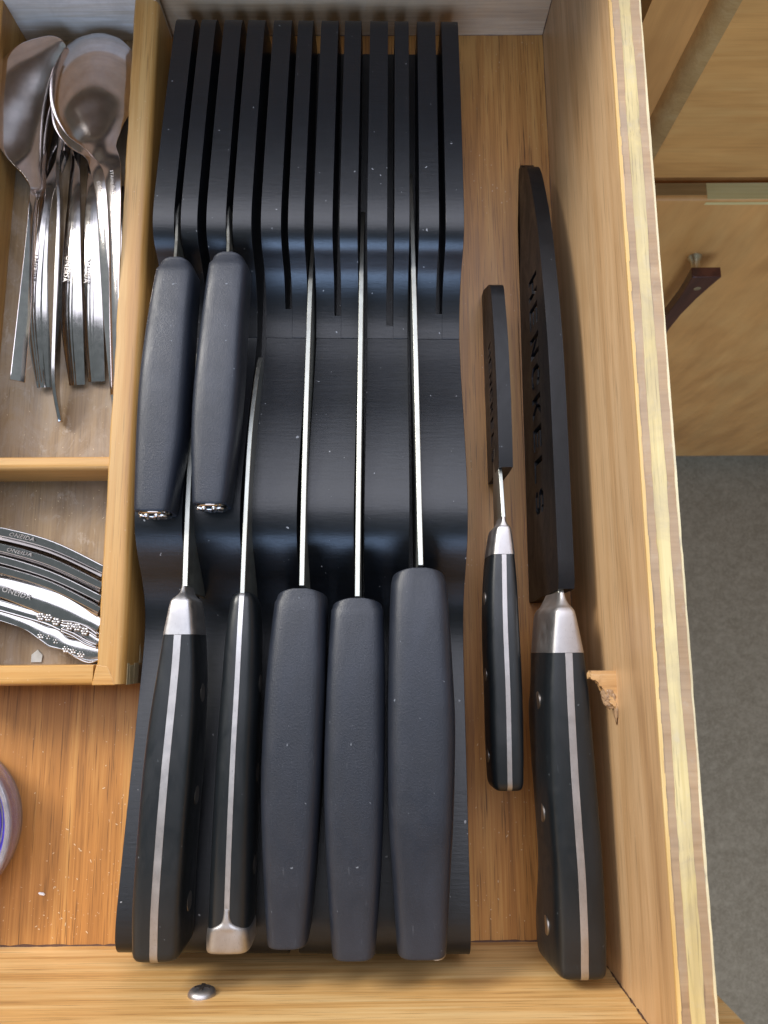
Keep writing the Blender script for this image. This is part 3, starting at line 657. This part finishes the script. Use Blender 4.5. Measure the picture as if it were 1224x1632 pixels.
t = thing('paring_knife', 'small riveted black knife with its blade in the short guard', 'knife', (-3.4, -29, 2))
riveted(t, [(-25.42, -3.37, 3.9, 0.90, 1.75), (-26.5, -3.40, 3.95, 1.06, 1.8), (-28.1, -3.43, 4.0, 1.16, 1.85), (-30.3, -3.42, 4.0, 1.18, 1.8), (-32.3, -3.44, 3.98, 1.16, 1.75), (-33.35, -3.45, 3.92, 1.10, 1.7)], 0.17, lean=0.06, n=5.5, rr_=0.25, rivets=((-27.0, 3.0), (-29.8, 3.0), (-32.7, 2.95)),
        bolster=[(-24.0, -3.31, 3.78, 0.18, 1.2, 3), (-24.15, -3.31, 3.8, 0.26, 1.3, 3), (-24.32, -3.32, 3.84, 0.46, 1.5, 4), (-24.5, -3.33, 3.88, 0.66, 1.65, 5), (-25.41, -3.36, 3.91, 0.91, 1.76, 5.5)])
blade(t, -3.29, 0.15, [(-24.2, 3.72), (-22.6, 3.35), (-21.6, 3.0), (-20.0, 2.6)], 1.6, 0.01, -23)
finish('sheathed_blade', outline_slab([(-21.7, 1.0), (-21.7, 3.0), (-17, 2.9), (-14.4, 2.0), (-15.5, 1.2)], -3.05, 0.14, -0.015), M['polished'], t, smooth=0)
t = thing('cooks_knife', 'big riveted black knife with steel bolster, its blade in the long guard', 'knife', (-1.4, -33, 2))
riveted(t, [(-29.02, -1.42, 5.0, 1.26, 2.5), (-30.3, -1.43, 5.0, 1.48, 2.4), (-31.2, -1.43, 5.0, 1.56, 2.6), (-33.1, -1.42, 5.0, 1.66, 2.3), (-35, -1.38, 5.0, 1.66, 2.2), (-36.4, -1.35, 5.0, 1.66, 2.25), (-38.2, -1.36, 4.98, 1.68, 2.7), (-39.1, -1.38, 4.9, 1.66, 2.6)], 0.25, lean=0.12, n=7.0, rivets=((-30.7, 3.8), (-34.5, 3.85), (-38.2, 3.7)),
        bolster=[(-26.9, -1.44, 4.6, 0.28, 1.6, 3), (-27.15, -1.44, 4.7, 0.34, 2.0, 4), (-27.35, -1.44, 4.82, 0.52, 2.2, 5), (-27.5, -1.44, 4.92, 0.74, 2.4, 6), (-27.8, -1.44, 4.98, 0.88, 2.5, 7), (-29.01, -1.42, 5.01, 1.25, 2.5, 7)])
blade(t, -1.40, 0.2, [(-27.2, 4.55), (-26.9, 4.2), (-25, 3.9), (-24, 3.6)], 2.0, 0, 0)
finish('sheathed_blade', outline_slab([(-26.5, 0.6), (-26.5, 4.1), (-20, 4.0), (-14.2, 3.3), (-13.8, 1.2)], -1.50, 0.14, 0.05), M['polished'], t, smooth=0)

# ================================================================== FLATWARE
def strip(parent, name, st, mt, thick=0.13, ridges=None, nt_=13, sub=5):
    """st: (x,y,z,w,camber,roll) along the piece; cross-section follows camber*(t^2)"""
    s = cr(st, sub); b = bmesh.new(); rows = []
    for i, q in enumerate(s):
        a = Vector(s[max(0, i-1)][:3]); c = Vector(s[min(len(s)-1, i+1)][:3]); tg = (c-a).normalized()
        cr_ = tg.cross(Vector((0, 0, 1))).normalized(); upv = cr_.cross(tg).normalized()
        R_ = Matrix.Rotation(q[5], 3, tg); cx_ = R_ @ cr_; ux = R_ @ upv
        row = []
        for k in range(nt_):
            tt = 2*k/(nt_-1)-1
            h = -q[4]*tt*tt
            if ridges: h += ridges(i/(len(s)-1), tt)
            row.append(b.verts.new(Vector(q[:3])+cx_*(tt*q[3]/2)+ux*h))
        rows.append(row)
    for r0, r1 in zip(rows, rows[1:]):
        for k in range(nt_-1): b.faces.new((r0[k], r0[k+1], r1[k+1], r1[k]))
    o = finish(name, b, mt, parent, smooth=180)
    m_ = o.modifiers.new('thickness', 'SOLIDIFY'); m_.thickness = thick*S; m_.offset = -1
    m2 = o.modifiers.new('soft', 'BEVEL'); m2.width = 0.025*S; m2.segments = 2; m2.limit_method = 'ANGLE'; m2.angle_limit = math.radians(50)
    return o
PM = M['polished']
def word(parent, body, size, p, ang, tilt=0.0):
    mt = Matrix.Translation(p) @ Matrix.Rotation(ang, 4, 'Z') @ Matrix.Rotation(tilt, 4, 'X')
    b = bm_text(body, size, 0.008, mt); return finish('engraving', b, M['letters'], parent, smooth=0)
GR = 'spoons in the top tray compartment'
# tipped serving spoon, far left
t = thing('serving_spoon', 'large steel spoon tipped on its side, leftmost in the tray', 'spoon', (-22.6, -9, 1.5), group=GR)
strip(t, 'spoon_body', [(-21.95, -2.0, 1.95, 0.3, 0.02, -0.6), (-22.2, -2.35, 2.0, 1.4, 0.2, -0.6), (-22.6, -3.3, 2.0, 2.9, 0.6, -0.62), (-22.95, -4.8, 1.9, 3.6, 0.85, -0.62), (-23.05, -6.3, 1.8, 3.3, 0.75, -0.62), (-22.95, -7.6, 1.8, 2.1, 0.35, -0.62), (-22.7, -8.6, 1.95, 1.0, 0.08, -0.65), (-22.5, -9.3, 2.1, 0.6, 0.04, -0.7), (-22.42, -10.2, 2.45, 0.42, 0.02, -0.9), (-22.45, -12, 2.4, 0.45, 0.02, -0.9), (-22.58, -14.5, 2.2, 0.52, 0.02, -0.8), (-22.75, -17.9, 2.0, 0.58, 0.02, -0.7)], M['mirror'], 0.11, sub=7, nt_=21)
# top serving spoon
t = thing('serving_spoon', 'large steel spoon lying face down on top, its round bowl against the back wall', 'spoon', (-20.2, -5, 2), group=GR)
strip(t, 'spoon_body', [(-20.5, -1.35, 1.7, 0.6, 0.02, 0), (-20.5, -1.6, 1.85, 2.0, 0.15, 0), (-20.5, -2.2, 2.15, 3.1, 0.38, 0.0), (-20.48, -3.4, 2.5, 3.85, 0.66, 0.0), (-20.42, -4.9, 2.6, 3.8, 0.7, 0.0), (-20.2, -6.1, 2.55, 3.0, 0.52, 0.03), (-19.9, -7.0, 2.55, 1.9, 0.28, 0.06), (-19.6, -7.8, 2.65, 1.15, 0.1, 0.08), (-19.2, -8.6, 2.8, 0.85, 0.05, 0.15), (-18.98, -9.8, 2.95, 0.68, 0.04, 0.2), (-18.84, -12, 2.9, 0.55, 0.04, 0.3), (-18.8, -15, 2.6, 0.5, 0.04, 0.4), (-18.8, -18.5, 2.0, 0.45, 0.03, 0.5)], M['mirror'], 0.11, sub=7, nt_=21)
word(t, 'STAINLESS', 0.2, (-18.98, -9.6, 3.04), math.radians(-84), 0.1)
# nested spoon below it
t = thing('serving_spoon', 'steel spoon nested under the top spoon, its handle along the right tray wall', 'spoon', (-20.6, -6, 1.8), group=GR)
strip(t, 'spoon_body', [(-21.0, -2.7, 1.3, 0.6, 0.02, 0), (-20.95, -3.2, 1.5, 1.9, 0.3, 0), (-20.95, -4.4, 1.85, 3.0, 0.4, 0), (-20.95, -5.7, 1.9, 2.75, 0.35, 0), (-20.8, -6.6, 1.95, 1.8, 0.2, 0.1), (-20.35, -7.5, 2.1, 0.8, 0.08, 0.15), (-19.95, -8.5, 2.4, 0.62, 0.03, 0.2), (-19.6, -10, 2.5, 0.55, 0.03, 0.2), (-19.42, -12.2, 2.3, 0.55, 0.03, 0.2), (-19.25, -14.7, 1.8, 0.65, 0.03, 0.2), (-19.0, -17.2, 1.3, 0.75, 0.03, 0.15), (-18.85, -19.3, 0.9, 0.6, 0.03, 0.1)], M['mirror'], 0.11, sub=7, nt_=21)
word(t, 'STAINLESS', 0.18, (-19.66, -9.75, 2.58), math.radians(-80), 0.1)
# grooved teaspoons
def grooves(f, tt):
    if f < 0.45: return 0.0
    k = min(1, (f-0.45)/0.2); u = tt-0.25+0.9*(1-f)
    return k*0.028*(math.exp(-((u-0.0)/0.10)**2)+math.exp(-((u-0.30)/0.10)**2)+math.exp(-((u+0.30)/0.10)**2))
def teaspoon(name, label, bowlx, ctr, ws, z, roll, wpos, gr, wsize=0.30):
    t = thing(name, label, 'spoon', (ctr[2][0], ctr[2][1], 1.0), group=gr)
    bx, by = bowlx
    strip(t, 'bowl', [(bx, by+3.2, 0.75, 0.4, 0.02, 0), (bx, by+2.7, 0.9, 1.3, 0.2, 0), (bx, by+1.6, 1.05, 1.9, 0.38, 0), (bx, by+0.5, 1.05, 1.4, 0.25, 0), (bx, by-0.2, 1.1, 0.7, 0.08, 0)], PM, 0.08)
    pts = [(bx, by, 1.12, 0.62, 0.06, 0)]
    for (x, y), w_, zz in zip(ctr, ws, z): pts.append((x, y, zz, w_, 0.07*w_, roll))
    strip(t, 'handle', pts, PM, 0.13, grooves, 21, 7)
    if wpos: word(t, 'ONEIDA', wsize, wpos, math.radians(wpos_ang), roll*0.9)
    return t
wpos_ang = -94
GT = 'grooved teaspoon handles side by side in the top compartment'
teaspoon('teaspoon', 'grooved teaspoon handle beside the tipped serving spoon, mirror dark along its left', (-21.9, -6.5), [(-21.95, -7.6), (-22.25, -9.5), (-22.32, -12.2), (-22.35, -14.9), (-22.2, -17.75)], [0.45, 0.5, 0.72, 0.92, 0.62], [1.35, 1.8, 1.95, 1.6, 0.75], -0.25, (-22.42, -12.9, 2.0), GT)
teaspoon('teaspoon', 'grooved teaspoon handle in the middle of the row, lying over another one', (-21.4, -6.5), [(-21.35, -7.4), (-21.12, -9.2), (-21.0, -12.1), (-20.98, -14.9), (-20.85, -17.65)], [0.45, 0.55, 0.80, 1.0, 0.72], [1.3, 1.7, 1.85, 1.5, 0.75], 0.15, (-21.12, -12.9, 1.87), GT)
wpos_ang = -90
teaspoon('teaspoon', 'grooved teaspoon handle at the right of the row, beside the long flat spoon', (-20.4, -6.5), [(-20.55, -7.6), (-20.35, -9.0), (-20.2, -12.1), (-20.12, -14.9), (-20.02, -17.5)], [0.45, 0.55, 0.78, 0.92, 0.72], [1.3, 1.65, 1.75, 1.4, 0.75], 0.05, (-20.3, -12.9, 1.77), GT)
t = thing('butter_knife', 'thin steel handle standing on its edge among the teaspoons', 'flatware', (-21.6, -13, 1))
strip(t, 'handle', [(-21.98, -6.6, 1.5, 0.3, 0, 1.2), (-21.95, -8.0, 1.7, 0.45, 0, 1.35), (-21.72, -10, 1.75, 0.6, 0, 1.4), (-21.58, -12.8, 1.75, 0.7, 0, 1.45), (-21.6, -15.5, 1.5, 0.8, 0, 1.45), (-21.62, -17.8, 1.2, 0.8, 0, 1.4), (-21.5, -19.3, 0.75, 0.4, 0, 1.3)], PM, 0.16)
t = thing('table_knife', 'flat steel handle under the right hand spoons along the tray wall', 'flatware', (-19.6, -13, 1))
strip(t, 'handle', [(-19.6, -8.4, 0.85, 0.7, 0.03, 0.1), (-19.4, -11, 0.9, 0.85, 0.03, 0.1), (-19.15, -14, 0.85, 0.9, 0.03, 0.1), (-18.98, -17, 0.75, 0.5, 0.03, 0.1)], PM, 0.14)

# forks / knives in the lower compartment
GL = 'plain handles stacked in the lower tray compartment'
def ridge2(f, tt): return 0.03*(math.exp(-((tt-0.35)/0.13)**2)+math.exp(-((tt+0.35)/0.13)**2))
low = [('topmost plain dark handle in the lower compartment', [(-24.1, -24.2), (-23.1, -24.35), (-21.1, -24.9), (-19.0, -25.85)], 0.95, 1.6, 0.5, True),
       ('second plain handle from the divider in the lower compartment', [(-24.1, -24.8), (-23.1, -24.97), (-21.1, -25.55), (-19.0, -26.48)], 0.90, 1.7, 0.6, True),
       ('third plain handle from the divider in the lower compartment', [(-24.1, -25.25), (-23.1, -25.43), (-21.05, -26.07), (-19.0, -26.98)], 0.85, 1.75, 0.55, False),
       ('fourth plain handle from the divider in the lower compartment', [(-24.1, -25.65), (-23.1, -25.83), (-21.0, -26.47), (-19.0, -27.42)], 0.85, 1.8, 0.65, False)]
for lb, pts, wd, z0, roll, wr in low:
    t = thing('fork', lb, 'flatware', (-21.5, pts[1][1], 1), group=GL)
    strip(t, 'handle', [(x, y, z0, 0.9*wd*(0.85+0.15*math.sin(k*1.1)), 0.08, roll) for k, (x, y) in enumerate(pts)], PM, 0.16, ridge2, 15, 6)
    if wr: word(t, 'ONEIDA', 0.26, (-22.2, pts[1][1]+0.02, z0+0.17), math.radians(-13), -0.5)
t = thing('fork', 'broad bright handle with engraved maker name in the lower compartment', 'flatware', (-21.5, -27, 1.5), group=GL)
strip(t, 'handle', [(-24.2, -26.15, 1.9, 0.7, 0.08, 0.0), (-23.0, -26.3, 1.95, 0.8, 0.10, 0.0), (-21.8, -26.65, 2.0, 0.95, 0.13, 0.0), (-20.6, -27.1, 1.95, 1.05, 0.14, 0.0), (-19.6, -27.6, 1.85, 0.9, 0.12, 0), (-18.95, -27.95, 1.75, 0.75, 0.1, 0)], PM, 0.15, None, 15, 8)
word(t, 'ONEIDA', 0.30, (-22.1, -26.58, 2.07), math.radians(-17), 0.0)
t = thing('fork', 'pale green tinted plain handle under the broad one in the lower compartment', 'flatware', (-21.5, -27.3, 1.2), group=GL)
strip(t, 'handle', [(-24.2, -26.6, 1.3, 0.8, 0.03, 0.1), (-22.5, -27.0, 1.3, 0.8, 0.03, 0.1), (-20.6, -27.6, 1.25, 0.9, 0.03, 0.1), (-18.95, -28.3, 1.2, 0.8, 0.03, 0.1)], M['satin'], 0.13)
def ornate(label, pts, z0, flowers, loop):
    t = thing('ornate_fork', label, 'flatware', (pts[1][0], pts[1][1], 1.0), group='ornate handles with flower ends in the lower compartment')
    strip(t, 'handle', [(x, y, z0, w_, 0.05, 0.0) for x, y, w_ in pts], PM, 0.14, lambda f, tt: 0.04*abs(tt)**6, 13, 7)
    b = bmesh.new()
    for fx, fy in flowers:
        for k in range(3):
            cx, cy = fx+0.30*(k-1), fy-0.10*(k-1)+0.06*(k % 2)
            for j in range(6):
                a = j*math.pi/3+k; r = bmesh.ops.create_uvsphere(b, u_segments=8, v_segments=5, radius=0.075)
                for v in r['verts']: v.co = Vector((v.co.x+cx+0.105*math.cos(a), v.co.y+cy+0.105*math.sin(a), v.co.z*0.7+z0+0.09))
            r = bmesh.ops.create_uvsphere(b, u_segments=8, v_segments=5, radius=0.05)
            for v in r['verts']: v.co += Vector((cx, cy, z0+0.12))
    finish('flower_relief', b, M['satin'], t, smooth=180)
    b = bmesh.new()
    for w2 in (0.55, 0.32):
        P_ = [(x, y, wd) for x, y, wd in loop]
        for sg in (-1, 1):
            tube(b, [(x, y+sg*wd*w2, z0+0.07) for x, y, wd in cr(P_, 5)], 0.045, 8)
    finish('scroll_rim', b, PM, t, smooth=180)
ornate('upper ornate handle with raised flowers, end of the lower compartment', [(-24.2, -26.75, 0.35), (-23.0, -27.0, 0.42), (-21.6, -27.4, 0.40), (-20.9, -27.55, 0.55), (-20.4, -27.85, 0.38), (-19.9, -27.95, 0.5), (-19.4, -28.2, 0.6), (-18.9, -28.5, 0.5)], 1.75, [(-20.9, -27.6), (-19.75, -27.98)], [(-20.4, -27.85, 0.35), (-19.9, -27.98, 0.5), (-19.4, -28.22, 0.6), (-18.95, -28.45, 0.45)])
ornate('lowest ornate handle with raised flowers, nearest the front tray wall', [(-24.2, -27.0, 0.5), (-23.0, -27.35, 0.55), (-21.9, -27.75, 0.5), (-21.2, -28.1, 0.65), (-20.75, -28.3, 0.85), (-20.3, -28.55, 0.55), (-19.8, -28.72, 0.7), (-19.3, -28.85, 0.8), (-18.9, -28.9, 0.6)], 1.45, [(-20.95, -28.3), (-19.95, -28.85)], [(-20.4, -28.45, 0.45), (-19.9, -28.68, 0.65), (-19.35, -28.8, 0.85), (-18.92, -28.86, 0.5)])
# frosted scrap
bm = bmesh.new(); prism_z(bm, [(-22.05+a, -29.25+b_) for a, b_ in ((0, 0), (0.42, 0.0), (0.45, 0.28), (0.24, 0.5), (0.0, 0.3))], 0.46, 0.52)
tag(finish('plastic_scrap', bm, M['scrap'], smooth=0, bevel=0.01), 'small frosted five sided scrap on the tray floor by its front wall', 'scrap')

# ================================================================== CUP WITH RUBBER BANDS
cup = thing('plastic_cup', 'shallow milky lilac plastic cup at the left edge of the drawer', 'cup', (-25.2, -35.45, 0))
bm = bmesh.new(); lathe(bm, [(2.9, 0.0), (3.06, 0.05), (3.16, 0.7), (3.22, 1.4), (3.32, 1.48), (3.32, 1.62), (3.28, 1.66), (3.14, 1.65), (3.08, 1.58), (3.0, 0.8), (2.9, 0.15), (2.8, 0.1)], -25.2, -35.45, 96)
finish('cup_wall', bm, M['cup'], cup, smooth=50)
bands = thing('rubber_bands', 'coiled violet rubber bands lying inside the lilac cup', 'rubber bands', (-25.2, -35.45, 0.3))
for k in range(9):
    R_ = 2.82-0.19*(k % 4); a0 = rnd.uniform(0, 6); zc = 0.3+0.15*k
    bm = bmesh.new(); tube(bm, [(-25.2+(R_+0.05*math.sin(3*a+a0))*math.cos(a), -35.45+(R_+0.06*math.cos(2*a+a0))*math.sin(a), zc+0.05*math.sin(2*a+a0)) for a in [2*math.pi*i/64 for i in range(64)]], 0.085, 8, True)
    finish('rubber_band', bm, M['violet'], bands, smooth=180)

# ================================================================== DEBRIS
bm = bmesh.new()
def crumb(b, x, y, z, s, flat=0.4):
    r = bmesh.ops.create_icosphere(b, subdivisions=1, radius=s)
    a = rnd.uniform(0, 3.14); ca, sa = math.cos(a), math.sin(a); el = rnd.uniform(0.5, 2.4)
    for v in r['verts']:
        px, py, pz = v.co.x*el, v.co.y*0.6, v.co.z*flat
        v.co = Vector((x+px*ca-py*sa, y+px*sa+py*ca, z+pz+s*flat*0.6))
for k in range(130):
    x = rnd.gauss(-19.6, 1.5); y = -39.7+abs(rnd.gauss(0, 3.4))
    if x > -17.3 or x < -23.8: continue
    crumb(bm, x, y, 0, rnd.choice((0.01, 0.014, 0.02, 0.035)))
for k in range(40):
    x = rnd.uniform(-4.4, -2.4); y = rnd.uniform(-39.7, -30); crumb(bm, x, y, 0, rnd.uniform(0.012, 0.04))
for k in range(60): crumb(bm, rnd.uniform(-24, -19), rnd.uniform(-24, -18.5), 0.45, rnd.uniform(0.01, 0.03))
o = finish('crumbs', bm, M['crumb'], smooth=0); o['kind'] = 'stuff'; tag(o, 'tiny pale crumbs and dust scattered over the drawer bottom', 'crumbs')
bm = bmesh.new(); crumb(bm, -21.2, -38.1, 0, 0.1, 0.7)
tag(finish('white_crumb', bm, M['white_bit'], smooth=0), 'single larger white crumb on the drawer bottom left of the block', 'crumb')
